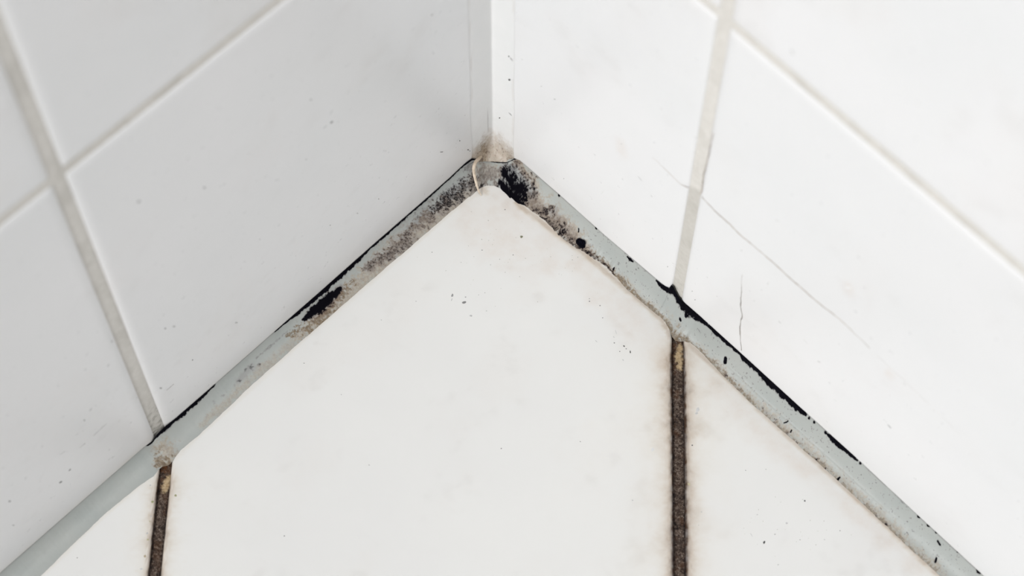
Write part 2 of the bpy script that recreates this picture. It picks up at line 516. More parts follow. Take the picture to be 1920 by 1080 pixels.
for (n, c), J in zip(diag, [None]*5+[FJL, FJR]+[None]*5):
    d = np.array([n[1], -n[0]]); d = d if d @ np.array([1, -1]) > 0 else -d
    P0 = n*c; a0 = max(((.3-P0[0])/d[0]), ((-.3-P0[1])/d[1])); a1 = min((EXT-P0[0])/d[0], (-EXT-P0[1])/d[1])
    if a1-a0 < 20: continue
    if J is None: strip('F', 'grout_joint', P0+d*a0, P0+d*a1, FW+1, 1.0, M_FGROUT, floor)
    else:
        strip('F', 'grout_joint', P0+d*a0, P0+d*(a0+150), FW+1, .8, M_FGROUT, floor, .16, fg(J), rough=.22)
        strip('F', 'grout_joint', P0+d*(a0+150), P0+d*a1, FW+1, .8, M_FGROUT, floor)
for c in cross[1:]:
    # cross joint, clipped to the room
    n = dd; d = np.array([-n[1], n[0]]); P0 = n*c
    ts = []
    for q in ((.3-P0[0])/d[0], (EXT-P0[0])/d[0], (-.3-P0[1])/d[1], (-EXT-P0[1])/d[1]):
        x = P0+d*q
        if -.1 < x[0] < EXT+.5 and -EXT-.5 < x[1] < .1: ts.append(q)
    if len(ts) >= 2: strip('F', 'grout_joint', P0+d*min(ts), P0+d*max(ts), FW+1, 1.06, M_FGROUT, floor)

# ------------------------------------------------------------------ the grey sealant strip along the foot of both walls
T_L = [(0,1074),(140,951.5),(270,838),(284,828),(294,814),(300,808),(309,799.5),(330,783),(401,721.5),(503.6,631),(600,546.5),(700,458),(800,371),(844,332),(864,313),(874,304)]
T_R = [(974,300),(985,309),(1048,364),(1134,441),(1225,518),(1247,536),(1255,540),(1258.5,534),(1263,537),(1268,548),(1274,559),(1310,590),(1392,664.5),(1500,763),(1600,853),(1720,965),(1844,1079)]
B_L = [(75,1081),(194,966),(262,911),(288,893),(297,880),(304,875),(315,872),(323,866),(329,857),(338,845),(376,813),(470,724),(571,634),(620,592),(740,488),(840,402),(862,384)]
B_C = [(862,384),(880,370),(893,359),(902,352),(912,348.5),(925,348.5),(936,353),(947,362),(958,373),(970,382)]
B_R = [(970,382),(984,386),(1000,398),(1022,413),(1048,441),(1075,462),(1092,470),(1106,480),(1130,495),(1152,517),(1179,546),(1215,577),(1238,595),(1247,604),(1255,619),(1260,631),(1266,639),(1275,641),(1284,640),(1294,643),(1304,650),(1330,677),(1358,707),(1409,757),(1474,814),(1530,864),(1578,908),(1660,985),(1763,1081)]
def sarr(pts, f, key):
    a = sorted([(key(f(*p)), f(*p)) for p in pts]); return np.array([x[0] for x in a]), np.array([x[1] for x in a])
tls, tlv = sarr(T_L, wl, lambda q: q[0]); trs, trv = sarr(T_R, wr, lambda q: q[0])
bls, blv = sarr(B_L, fl, lambda q: -q[1]); brs, brv = sarr(B_R, fl, lambda q: q[0])
NT_ = 46
STEP = .135
S0 = 9.0
sfine = np.arange(S0, 158, STEP); sfar = np.arange(160, EXT, 6.0)
sall = np.concatenate([sfine, sfar])
def side(sv, ts, tv, bs, bv, left):
    h = np.interp(sv, ts, tv[:, 1]); w = np.interp(sv, bs, bv[:, 0] if left else -bv[:, 1])
    far = sv > 158
    h = np.where(far, 5.0, h); w = np.where(far, 4.7, w)
    wig = (fbm(sv/.7, sv*0+(1 if left else 5), 91, 3)-.5)
    wig2 = (fbm(sv/2.5, sv*0+(3 if left else 9), 92, 3)-.5)
    rag = np.where(left, .08, np.where(sv < 45, .45, .16))
    h = h + .10*wig; w = w + rag*wig + .25*wig2
    z = np.zeros_like(sv)
    T = np.stack([z+.03, -sv, h], 1) if left else np.stack([sv, z-.03, h], 1)
    B = np.stack([w, -sv, z+.04], 1) if left else np.stack([sv, -w, z+.04], 1)
    # where it runs into the floor joint it dips between the tiles
    J = FJL if left else FJR
    d, _ = jdist(B[:, 0], B[:, 1], J)
    dip = sst(FW/2+.3, FW/2-.3, np.abs(d))
    B[:, 2] -= .3*dip*sst(4.8, 6.2, w)
    kx = np.full(len(sv), .55 if left else .95)
    K = np.stack([kx, -sv, kx*1.0], 1) if left else np.stack([sv, -kx, kx*1.0], 1)
    return T, K, B
TL_, KL_, BL_ = side(sall[::-1], tls, tlv, bls, blv, True)
TR_, KR_, BR_ = side(sall, trs, trv, brs, brv, False)
nc = 150
bc = np.array([[BL_[-1, 0], BL_[-1, 1]]] + [fl(*p) for p in B_C[1:-1]] + [[BR_[0, 0], BR_[0, 1]]])
cs = np.concatenate([[0], np.cumsum(np.linalg.norm(np.diff(bc, axis=0), axis=1))])
cu = np.linspace(0, 1, nc+2)[1:-1]
Bc = np.stack([np.interp(cu*cs[-1], cs, bc[:, 0]), np.interp(cu*cs[-1], cs, bc[:, 1]), np.full(nc, .04)], 1)
wob = (fbm(cu*22, cu*0, 95, 3)-.5)*.5
Bc[:, 0] += wob*.7; Bc[:, 1] -= wob*.7
tc = np.array([TL_[-1], (.05, -7.2, 4.4), (.9, -5.6, 2.6), (2.2, -3.4, 1.5), (2.75, -2.75, 1.4), (3.4, -2.2, 1.5), (5.6, -.9, 2.6), (7.2, -.05, 4.4), TR_[0]])
ct = np.concatenate([[0], np.cumsum(np.linalg.norm(np.diff(tc, axis=0), axis=1))]); ct /= ct[-1]
Tc = np.stack([np.interp(cu, ct, tc[:, k]) for k in range(3)], 1)
kc = np.array([KL_[-1], (1.6, -5.2, 1.2), (3.6, -3.6, 1.0), (5.2, -1.6, 1.2), KR_[0]])
Kc = np.stack([np.interp(cu, [0, .28, .5, .72, 1], kc[:, k]) for k in range(3)], 1)
TT = np.concatenate([TL_, Tc, TR_]); KK = np.concatenate([KL_, Kc, KR_]); BB = np.concatenate([BL_, Bc, BR_])
tt = np.linspace(0, 1, NT_)[None, :, None]
BEAD = TT[:, None]*(1-tt)**2 + KK[:, None]*2*tt*(1-tt) + BB[:, None]*tt**2
NS = len(TT)
# chart of the strip: distance along it (0 in the corner, left negative) and across
smid = BEAD[:, NT_//2]
sl = np.concatenate([[0], np.cumsum(np.linalg.norm(np.diff(.5*(TT+BB), axis=0), axis=1))])
sl -= sl[len(TL_)+nc//2]
WC = 6.9
SU = np.repeat(sl[:, None], NT_, 1); SV = np.repeat(np.linspace(0, WC, NT_)[None], NS, 0)
# soft dents and lumps, a groove low on the right run
nrm = np.cross(np.gradient(BEAD, axis=0), np.gradient(BEAD, axis=1)); nrm /= np.linalg.norm(nrm, axis=2, keepdims=True)+1e-9
if (nrm[NS//3, NT_//2] @ np.array([1, -1, 1])) < 0: nrm = -nrm
lump = .16*(fbm(SU/7, SV/4, 101)-.5) + .025*(fbm(SU/1.2, SV/1.2, 103)-.5)
lump += .10*np.exp(-((SV-4.3)/.22)**2)*sst(70, 85, SU)*sst(140, 118, SU)
lump *= np.sin(np.linspace(0, np.pi, NT_))[None, :]**.5
BEAD = BEAD + nrm*lump[..., None]
BP = BEAD.reshape(-1, 3); BU = SU.ravel(); BV = SV.ravel()
def on_bead(x, y):
    """vertex of the strip nearest to the sight line of a photo pixel"""
    d = ray(x, y); q = BP-CAM; a = q @ d
    i = int(np.argmin((q*q).sum(1)-a*a)); return i
def bpx(pts, k=1/7.7):
    out = []
    for x, y, r in pts:
        i = on_bead(x, y); out.append((BU[i], BV[i], r*k))
    return out
n_f = fbm(BU/.45, BV/.45, 111, 5, .7); n_m = fbm(BU/1.3, BV/1.3, 113, 4, .65); n_l = fbm(BU/5, BV/5, 115)
n_f = sst(.22, .78, n_f); n_m = sst(.25, .75, n_m); n_x = sst(.2, .8, fbm(BU/.22, BV/.22, 117, 3, .8))
black = np.zeros(len(BP)); brown = np.zeros(len(BP)); taupe = np.zeros(len(BP)); core = np.full(len(BP), -1.0)
def add(dst, pts, amp=1.0, lo=-.2, hi=.5, nf=.9, nm=.8):
    v = stroke(BU, BV, bpx(pts)) + nf*(n_f-.5) + nm*(n_m-.5)
    k_ = sst(lo, hi, v)
    if amp < .97: k_ = k_*(.45+.75*n_x*(.4+.8*n_f)) if dst is black else k_*(.6+.5*n_f)
    np.maximum(dst, np.minimum(amp*k_*1.15, 1), out=dst)
def soft(dst, pts, amp, nm=.5):
    v = stroke(BU, BV, bpx(pts)) + nm*(n_m-.5)
    np.maximum(dst, amp*sst(-.4, .9, v), out=dst)
def addcore(pts, nf=.7, nm=.5, off=0.0):
    v = stroke(BU, BV, bpx(pts)) + nf*(n_f-.5) + nm*(n_m-.5) + off
    np.maximum(core, v, out=core)
# --- soft grey-purple bloom under the mould
soft(black, [(690,503,10),(738,472,15),(786,412,20),(830,380,20),(869,354,20),(890,346,14)], .36, .9)
soft(black, [(640,538,8),(613,563,16),(588,585,14),(570,600,7)], .42)
soft(black, [(944,318,14),(960,340,26),(978,362,28),(996,366,16)], .62, .6)
soft(black, [(1000,382,12),(1034,400,18),(1056,434,16),(1080,454,9)], .36, .8)
soft(black, [(470,690,10),(449,713,8)], .22)
# --- left run: mould in the lower half
add(black, [(685,505,6),(711,486,8),(738,472,13),(760,449,13),(772,430,9)], .68, 0, .8, 1.7, 1.3)
add(black, [(772,432,12),(786,411,18),(813,394,14)], .5, -.1, .9, 1.6, 1.3)
add(black, [(813,394,11),(830,380,13),(847,368,15),(869,354,15),(888,348,10)], .96, -.25, .6, 1.2, 1.0)
add(black, [(636,542,6),(613,563,13),(591,581,12),(570,599,5)], 1, -.15, .35, .5, .3)
add(brown, [(660,530,7),(632,556,10),(602,596,15),(574,614,15),(540,628,6)], .85, 0, .8, 1.6, 1.2)
add(brown, [(700,500,8),(790,415,12),(830,385,12)], .3, -.2, .9, 1.4, 1.2)
add(taupe, [(890,356,16),(860,378,18),(780,440,22),(690,518,20),(600,598,20),(560,628,12)], .95, -.4, .5, .8, .8)
add(taupe, [(560,630,10),(500,685,9),(430,748,7),(380,797,6)], .6, -.4, .8, .6, .8)
add(black, [(540,620,2),(510,646,3),(480,672,2)], .35, -.2, .8, 1.2, .6)
for q, a_ in (((469,689,9),.85),((461,694,6),.6),((486,684,4),.6),((449,713,6),.8),((417,742,4),.4),((401,753,5),.35),((440,722,3),.3),((425,735,2.5),.3)):
    add(black, [q], a_, -.1, .9, .6, .3)
# the tan smear where the left floor joint meets the strip
add(taupe, [(300,838,16),(316,845,17),(308,866,16)], .9, -.3, .6, .8, .6)
add(brown, [(302,858,11),(315,866,10),(308,878,9)], .8, -.1, .8, 1.4, 1.0)
add(brown, [(295,845,4),(300,835,4),(312,838,3)], .3, -.2, .8, 1.2, .8)
# --- corner
add(taupe, [(905,318,20),(930,322,22)], .75, -.3, .6, .8, 1)
add(black, [(903,325,16),(920,330,18),(936,340,12)], .48, -.4, .9, 1.4, 1.5)
add(black, [(886,300,7),(878,312,8),(884,322,8)], .5, -.2, .8, 1.3, 1.2)
add(black, [(898,330,3),(894,345,7),(902,350,4)], .8, -.2, .7, 1.2, .8)
add(taupe, [(975,308,10),(990,330,12),(1010,350,10)], .9, -.4, .8, .9, .8)
add(brown, [(966,302,9),(980,322,8),(1000,340,6)], .45, -.3, .9, 1.4, 1.0)
# --- right run: black patch and spots
add(black, [(946,324,11),(956,340,16),(972,356,22),(978,368,20)], 1, -.25, .6, .9, .6)
add(black, [(946,312,10),(960,322,14),(985,345,18),(996,362,12)], .82, -.2, .8, 1.5, 1.3)
add(black, [(938,344,7),(946,354,13),(955,366,13),(966,376,12),(976,382,8)], 1, -.3, .4, .8, .6)
add(taupe, [(985,372,20),(1030,405,22),(1065,438,18),(1100,468,12)], 1, -.4, .6, .9, .8)
add(brown, [(985,378,12),(1010,395,14),(1045,428,12),(1085,460,8)], .55, -.1, .8, 1.6, 1.2)
add(black, [(1022,396,9),(1034,398,13)], .92, -.1, .8, 1.0, .8)
add(black, [(1052,431,11),(1058,434,9)], .95, -.1, .8, 1.0, .8)
add(black, [(1064,443,5),(1078,451,5)], .5, -.1, .9, 1.6, 1.0)
add(black, [(1108,461,4)], .4, -.2, .9, .5, .3); add(black, [(1107,469,5)], .45, -.2, .9, .6, .3)
add(brown, [(1090,466,6),(1107,477,6),(1132,493,8),(1151,513,7),(1171,534,6),(1196,558,5),(1218,575,5),(1240,594,5)], .75, -.2, .8, 1.8, 1.0)
add(black, [(1000,391,4),(1016,408,6),(1037,424,6),(1062,447,5),(1095,471,6),(1108,478,5),(1120,486,4),(1135,497,4),(1151,512,4)], .85, .1, .8, 2.0, 1.2)
add(taupe, [(1130,495,10),(1171,535,12),(1218,578,12),(1250,610,16),(1265,634,14),(1290,642,10)], .7, -.4, .8, .8, .8)
add(brown, [(1248,604,5),(1256,618,9),(1262,633,12),(1274,636,9),(1284,638,7),(1294,643,5)], .8, -.3, .8, 1.2, .8)
add(taupe, [(1300,648,9),(1358,703,11),(1430,768,12),(1500,832,12),(1600,922,11),(1763,1075,10)], .7, -.4, .9, .8, .9)
add(brown, [(1300,648,4),(1320,666,5),(1342,688,7),(1358,704,6),(1385,730,5),(1410,755,3)], .6, -.1, .8, 1.9, 1.0)
add(brown, [(1410,756,3),(1474,813,4),(1530,864,4),(1578,907,3),(1650,975,3),(1763,1079,3)], .5, .1, .9, 2.2, 1.4)
for x, y, r in [(1451,793,4),(1476,815,5),(1492,831,3),(1517,853,4),(1530,862,4),(1549,879,3),(1430,765,3),(1571,897,3),(1620,945,3),(1644,968,4),(1662,984,4),(1680,1004,3),(1716,1037,3),(1386,733,3),(1362,704,4)]:
    add(black, [(x, y, r)], .75, -.1, .8, .7, .3)
# dark line where the silicone lifts off the wall: thin everywhere, wide where it gapes
gapL = [(880,299,3.5),(862,315,2),(844,331,2.6),(833,341,2.4),(803,367,3.2),(780,387,3.2),(758,407,3.8),(724,436,3.8),(697,461,3.0),(672,484,5),(636,517,5.5),(600,549,6),(563,581,4.5),(541,599,2.4),(515,622,.8)]
gapL2 = [(400,723,2.6),(376,745,3.6),(351,767,4.6),(326,787,4.8),(309,801,4.8),(298,812,3.8),(287,824,3.4),(277,834,2.2)]
gapR = [(1176,481,1.4),(1181,486,2.6),(1187,490,1.4)]
gapR2 = [(1230,526,1.6),(1240,535,3.2),(1250,542,3.0),(1257,543,4.2),(1261,541,4.5),(1267,552,4.0),(1272,562,5),(1283,572,7.5),(1296,584,9),(1307,593,6.5),(1315,600,4),(1329,612,2.6),(1344,625,3.4),(1358,637,3.4),(1373,650,3.4),(1387,663,2.0),(1397,672,4.4),(1416,690,4.6),(1436,710,5.2),(1454,726,5.2),(1474,745,5.4),(1497,766,5.0),(1510,777,2.6)]
gapR3 = [(1552,815,1.6),(1559,821,3.6),(1578,838,4.2),(1596,853,2.6),(1608,864,1.4)]
for gp in (gapL, gapL2, gapR, gapR2, gapR3): addcore([(x, y, r*(1.45 if x < 900 else 1.05)) for x, y, r in gp], .55, .5, -.02)
for x, y, r in [(1722,968,3),(1741,985,3),(1756,998,2.2),(1835,1070,4),(1518,784,2.5),(1527,792,2),(1548,811,2.5),(1048,366,2.5),(1118,428,2.5),(1613,868,2.2),(1796,1034,2)]:
    addcore([(x, y, r)], .5, .4)
thin = sst(.5, .0, BV)*(.25+.6*sst(.35, .6, fbm(BU/3, BU*0, 121)))
np.maximum(black, .42*thin, out=black)
# small hairs and chips lying in the silicone, plus the lip gap's shade
addcore([(1086,452,5.5),(1091,456,6.8),(1093,460,4.8)], .12, .1)
addcore([(893,299,1.3),(903,300,1.2),(912,300,2.6),(920,303,1.6),(934,305,1.5),(950,305,1.2),(960,301,1.0),(967,295,1.4)], .4, .3)  # dark gap under the torn lip, its shade painted in black
addcore([(884,296,3),(890,295,2.5)], .5, .4)
for pts in ([(1286,588,2.8),(1287,592,2.8)],[(1275,597,1.8),(1276,601,1.8)],[(1361,672,3),(1360,680,3)],[(1758,1014,1.6),(1763,1022,1.6)],[(1756,1047,1.5),(1754,1054,1.5)],
            [(1470,793,.9),(1475,792,.9),(1478,789,.9)],[(1484,806,.9),(1482,811,.9)],[(1150,506,1.5),(1152,502,1.2)],[(1085,428,1),(1085,434,1)],[(1571,899,1.8),(1574,896,1.6)]):
    addcore(pts, .25, .1)
# sparse specks over the right run
spk = sst(.735, .79, fbm(BU/.38, BV/.38, 131, 3, .6))*sst(20, 30, BU)
np.maximum(black, .6*spk, out=black)
np.maximum(black, .9*sst(-.45, .05, core), out=black)
attr = np.clip(np.stack([black, brown, taupe], 1), 0, 1)
bead_root = root('sealant_strip', (4, -4, 0))
tag(bead_root, 'grey silicone sealant strip with black mould along the foot of both tiled walls', 'sealant')
def child_mesh(name, V, Fc, mat, par, attrs=None, smooth=True, off=(4, -4, 0)):
    o = mesh(name, np.asarray(V)-np.array(off), Fc, mat, par, smooth, attrs); return o
bf = gridfaces(NS, NT_)
ob = child_mesh('silicone_bead', BP, bf, M_SIL, bead_root, {'grime': attr})
NV = nrm.reshape(-1, 3)
def orient(o, ref):
    me = o.data; me.update()
    s = sum(p.normal.dot(Vector(ref))*p.area for p in me.polygons)
    if s < 0: me.flip_normals()
orient(ob, (1, -1, 1))
# dense mould and dark gap lines as raised ragged crusts on the silicone, one mesh for each patch
fc = core[bf].mean(1)
hot = np.where(fc > 0.02)[0]
adj = {}
lab = -np.ones(len(bf), int)
hs = set(hot.tolist()); cur = 0; patches = []
m1 = NT_-1
for f0 in hot.tolist():
    if lab[f0] >= 0: continue
    st = [f0]; lab[f0] = cur; comp = []
    while st:
        f_ = st.pop(); comp.append(f_)
        i, j = divmod(f_, m1)
        for di in (-2, -1, 0, 1, 2):
            for dj in (-2, -1, 0, 1, 2):
                a_, b_ = i+di, j+dj
                if 0 <= b_ < m1:
                    g_ = a_*m1+b_
                    if g_ in hs and lab[g_] < 0: lab[g_] = cur; st.append(g_)
    patches.append(comp); cur += 1
patches.sort(key=len, reverse=True)
small = []
def crust(name, faces):
    fs = bf[np.array(faces)]; ids, inv = np.unique(fs, return_inverse=True); inv = inv.reshape(fs.shape)
    h = .05 + .16*np.clip(core[ids], 0, .6)*(.4+n_f[ids])
    V = BP[ids]+NV[ids]*h[:, None]
    o = child_mesh(name, V, inv, M_MOULD_GAP, ob); orient(o, (1, -1, 1)); return o
for comp in patches:
    if len(comp) >= 60: crust('mould_gap_crust', comp)
    else: small += comp
if small: crust('mould_gap_specks', small)['kind'] = 'stuff'

# ------------------------------------------------------------------ white sealant in the upright corner between the walls
E_ = 7.0
nz, na = 520, 61
zf = np.concatenate([np.linspace(0, 1, 300)**1.3*26, np.linspace(26.4, 150, 190), np.linspace(156, HGT, 30)])
av = np.linspace(-1, 1, na)
Z, A = np.meshgrid(zf, av, indexing='ij')
e = E_ + .5*(fbm(Z/9, Z*0, 141)-.5) + .5*np.exp(-Z/2)
lip = 2.0 + .55*(np.abs(A)**2)*1.3 + .5*(fbm(A*3+4, A*0, 143)-.5) + .25*sst(.15, .35, -A)*sst(.6, .35, -A)
bulge = np.exp(-Z/3.6)
tq = (A+1)/2
kk = .05*(1-bulge) + 3.05*bulge
ex = np.where(A >= 0, A, 0); ey = np.where(A <= 0, -A, 0)
# two flat wings meeting in a tight crease, filling out towards the foot
bx_ = (1-tq)**2*0 + 2*tq*(1-tq)*kk + tq**2*e
by_ = (1-tq)**2*e + 2*tq*(1-tq)*kk
r0 = np.hypot(ex*e, .0)
sm = .10
wx = e*(A+np.sqrt(A*A+sm*sm*.25))/2; wy = e*(-A+np.sqrt(A*A+sm*sm*.25))/2
thk = .24*(1-np.abs(A)**1.6)
wx = wx + thk; wy = wy + thk
X = wx*(1-bulge)+bx_*bulge; Y = wy*(1-bulge)+by_*bulge
X = np.maximum(X, .03); Y = np.maximum(Y, .03)
ZZ = Z+lip
V = np.stack([X, -Y, ZZ], -1)
# the underside of the lip folds back to the corner
under = V[:1].copy(); under[..., 0] *= .72; under[..., 1] *= .72; under[..., 2] -= .35
under2 = V[:1].copy(); under2[..., 0] *= .3; under2[..., 1] *= .3; under2[..., 2] -= .2
VV = np.concatenate([under2, under, V]); nz2 = VV.shape[0]
VU = np.concatenate([A[:1], A[:1], A]).ravel()*E_; VZ = np.concatenate([ZZ[:1], ZZ[:1], ZZ]).ravel()
n1 = fbm(VU/1.1, VZ/1.6, 151, 5, .65); n2 = fbm(VU/.35, VZ/.5, 153, 4, .7)
tp = sst(14.5, 4, VZ+ 7*(n1-.5)+.25*np.abs(VU+1))*(.9)
tp = np.maximum(tp, .12*sst(40, 8, VZ)*n1)
br = .75*sst(11.5, 4, VZ+9*(n1-.5))*(sst(-6.5, -3.5, VU)*sst(-.6, -3, VU)) *(.4+n2)
br = br + .6*sst(8, 3, VZ+5*(n1-.5))*sst(4, 6, VU)*(.3+n2)
br = br + .5*sst(.5, .62, n2)*sst(9, 3, VZ)*.5
bk = .5*sst(.66, .74, n2)*sst(14, 4, VZ) + .6*sst(3.4, 2.4, VZ+1.2*(n2-.5))*sst(-3, -5, VU)
bk = bk + .35*sst(.25, .08, np.abs(VU+1.6+.15*(n1-.5)))*sst(24, 18, VZ)*sst(9, 13, VZ)
# grey scuffs along the edges of the bead
tp = tp + .16*sst(.5, .2, np.abs(np.abs(VU)-6.6))*sst(.4, .65, fbm(VU/2, VZ/7, 155))
corner_root = root('corner_sealant', (2, -2, 2))
tag(corner_root, 'white silicone bead in the upright corner between the walls, tan and torn at its foot', 'sealant')
oc = child_mesh('silicone_bead', VV.reshape(-1, 3), gridfaces(nz2, na), M_SILW, corner_root,
    {'grime': np.clip(np.stack([bk, br, tp], 1), 0, 1)}, off=(2, -2, 2))
orient(oc, (1, -1, 0))

# torn sliver curling from the lip down to the floor
pp = [(903,293,2.6,.7),(898,297.5,3.2,1.2),(892,304,3.4,1.6),(888.5,314,3.2,1.9),(889,326,2.9,1.9),(891.5,337,2.6,1.7),(894.5,349,2.2,1.2),(898,359,1.6,.6),(903,367,.6,.15)]
pts = []
for x, y, r, lift in pp:
    d = ray(x, y)
    P = BP[on_bead(x, y)] if y < 352 else at(x, y, 'z')
    q = CAM + d*((P-CAM) @ d)
    pts.append((q - d*lift, r/7.7))
P0 = np.array([p for p, _ in pts]); R0 = np.array([r for _, r in pts])
tk = np.linspace(0, len(pts)-1, 60); ix = np.arange(len(pts))
def cr(a):
    out = []
    for t_ in tk:
        i = min(int(t_), len(a)-2); f_ = t_-i
        p0, p1, p2, p3 = a[max(i-1, 0)], a[i], a[i+1], a[min(i+2, len(a)-1)]
        out.append(.5*(2*p1+(p2-p0)*f_+(2*p0-5*p1+4*p2-p3)*f_**2+(3*p1-p0-3*p2+p3)*f_**3))
    return np.array(out)
C_ = cr(P0); Rr = cr(R0)
tan_ = np.gradient(C_, axis=0); tan_ /= np.linalg.norm(tan_, axis=1, keepdims=True)
vd = C_-CAM; vd /= np.linalg.norm(vd, axis=1, keepdims=True)
sx = np.cross(tan_, vd); sx /= np.linalg.norm(sx, axis=1, keepdims=True); sy = np.cross(sx, tan_)
ring = 12; V = []
for k_ in range(len(C_)):
    for j in range(ring):
        th = 2*math.pi*j/ring
        V.append(C_[k_]+sx[k_]*Rr[k_]*math.cos(th)+sy[k_]*Rr[k_]*.55*math.sin(th))
Fc = [(k_*ring+j, k_*ring+(j+1) % ring, (k_+1)*ring+(j+1) % ring, (k_+1)*ring+j) for k_ in range(len(C_)-1) for j in range(ring)]
Fc += [tuple(range(ring))[::-1], tuple((len(C_)-1)*ring+j for j in range(ring))]
osl = child_mesh('peeling_sliver', V, Fc, M_SLIVER, corner_root, off=(2, -2, 2))
osl['label'] = 'thin curled beige sliver of peeling silicone'

# ------------------------------------------------------------------ cracks, scratches and specks on the tiles
def ribbon(chart, pts, mat, parent, name, col, lift=.02, jit=.12, seed=0):
    """a thin crack line; pts (px x, px y, half width px)"""
    f, to3 = CH[chart]
    P = np.array([f(x, y) for x, y, w in pts]); W = np.array([w*1.35/7.8 for *_, w in pts])
    L = np.concatenate([[0], np.cumsum(np.linalg.norm(np.diff(P, axis=0), axis=1))])
    n_ = max(8, int(L[-1]/.35)); s_ = np.linspace(0, L[-1], n_)
    Q = np.stack([np.interp(s_, L, P[:, 0]), np.interp(s_, L, P[:, 1])], 1); w_ = np.interp(s_, L, W)
    d_ = np.gradient(Q, axis=0); d_ /= np.linalg.norm(d_, axis=1, keepdims=True)
    nn = np.stack([-d_[:, 1], d_[:, 0]], 1)
    wv = (fbm(s_/1.6, s_*0+seed, 161+seed, 4)-.5)*jit*6
    w_ = w_*(.35+1.3*fbm(s_/1.0, s_*0+3+seed, 163))
    a_ = Q+nn*(wv+w_)[:, None]; b_ = Q+nn*(wv-w_)[:, None]; m_ = Q+nn*wv[:, None]
    U = np.stack([a_, m_, b_], 1).reshape(-1, 2)
    N = np.tile([0.004, lift, 0.004], n_)
    X = np.array([np.broadcast_to(c_, N.shape) for c_ in to3(U[:, 0], U[:, 1], N)]).T
    c = np.tile(np.array(lin(*col)[:3]), (len(X), 1))
    dk = np.repeat(.6+.9*fbm(s_/2, s_*0+7+seed, 165), 3)
    o = mesh(name, X, gridfaces(n_, 3), mat, parent, True, {'grime': np.clip(c*dk[:, None], 0, 1)})
    fix_out(o, {'L': (1, 0, 0), 'R': (0, -1, 0), 'F': (0, 0, 1)}[chart])
    return o
tR, tR0, tL0, tL1 = tilesR[1, 0], tilesR[0, 0], tilesL[0, 0], tilesL[1, 0]
tF, tFR, tFL = tilesF[5, 0], tilesF[6, 0], tilesF[4, 0]
o = ribbon('R', [(1316,369,.9),(1340,396,.95),(1368,420,1.0),(1390,443,.9),(1424,470,.8),(1450,493,.95),(1479,520,1.2),(1501,539,1.3),(1542,574,1.0),(1574,598,.75),(1631,653,.5)], M_CRACK, tR, 'crack', (158, 148, 138), jit=.09, seed=1)
o['label'] = 'long hairline crack'
ribbon('R', [(1640,662,.3),(1700,718,.35),(1760,775,.3),(1800,815,.2)], M_CRACK, tR, 'crack', (206, 204, 202), jit=.12, seed=2)
o = ribbon('R', [(1392,515,.2),(1390,541,.4),(1389,576,.9),(1391,593,.7),(1387,615,1.1),(1388,633,.8),(1390,657,.7)], M_CRACK, tR, 'crack', (156, 152, 150), jit=.07, seed=3)
o['label'] = 'short upright hairline crack'
ribbon('R', [(1222,294,.3),(1239,309,.5),(1260,330,.7),(1277,346,.8),(1291,353,.5)], M_CRACK, tR0, 'crack', (184, 176, 170), jit=.06, seed=4)
ribbon('R', [(1337,250,.4),(1330,285,.6),(1319,330,.9),(1317,350,.8),(1313,366,.8)], M_CRACK, tR, 'crack', (180, 172, 164), jit=.05, seed=5)
ribbon('L', [(326,720,.9),(312,732,.5)], M_CRACK, tL0, 'scratch', (120, 118, 118), jit=.02, seed=6)
for k_, q in enumerate([[(200,794,.5),(175,817,.7)], [(160,831,.6),(149,840,.4)], [(122,846,.4),(112,853,.3)]]):
    ribbon('L', q, M_CRACK, tL1, 'scratch', (165, 165, 165), jit=.02, seed=7+k_)

def specks(chart, lst, parent, name='dirt_specks', off=0.0):
    """small flat crumbs of dirt; (px x, px y, rx px, ry px, angle, grey)"""
    f, to3 = CH[chart]; V, Fc, C = [], [], []
    for x, y, rx, ry, an, col in lst:
        k_ = 9; c0 = len(V); ca, sa = math.cos(an), math.sin(an)
        cp = f(x, y)
        V.append((*cp, off+.05)); C.append(col)
        for j in range(k_):
            th = 2*math.pi*j/k_; r = random.uniform(.65, 1.15)
            ox, oy = rx*r*math.cos(th), ry*r*math.sin(th)
            q = f(x+ox*ca-oy*sa, y+ox*sa+oy*ca); V.append((*q, off+.008)); C.append(col)
        for j in range(k_): Fc.append((c0, c0+1+j, c0+1+(j+1) % k_))
    V = np.array(V); X = np.array([np.broadcast_to(c_, V[:, 0].shape) for c_ in to3(V[:, 0], V[:, 1], V[:, 2])]).T
    o = mesh(name, X, Fc, M_DIRT, parent, False, {'grime': np.array([lin(*c_)[:3] for c_ in C])})
    s_ = {'L': (1, 0, 0), 'R': (0, -1, 0), 'F': (0, 0, 1)}[chart]
    orient(o, s_)
    o['kind'] = 'stuff'
    return o
g = lambda v, d=0: (v, v, max(0, v-d))
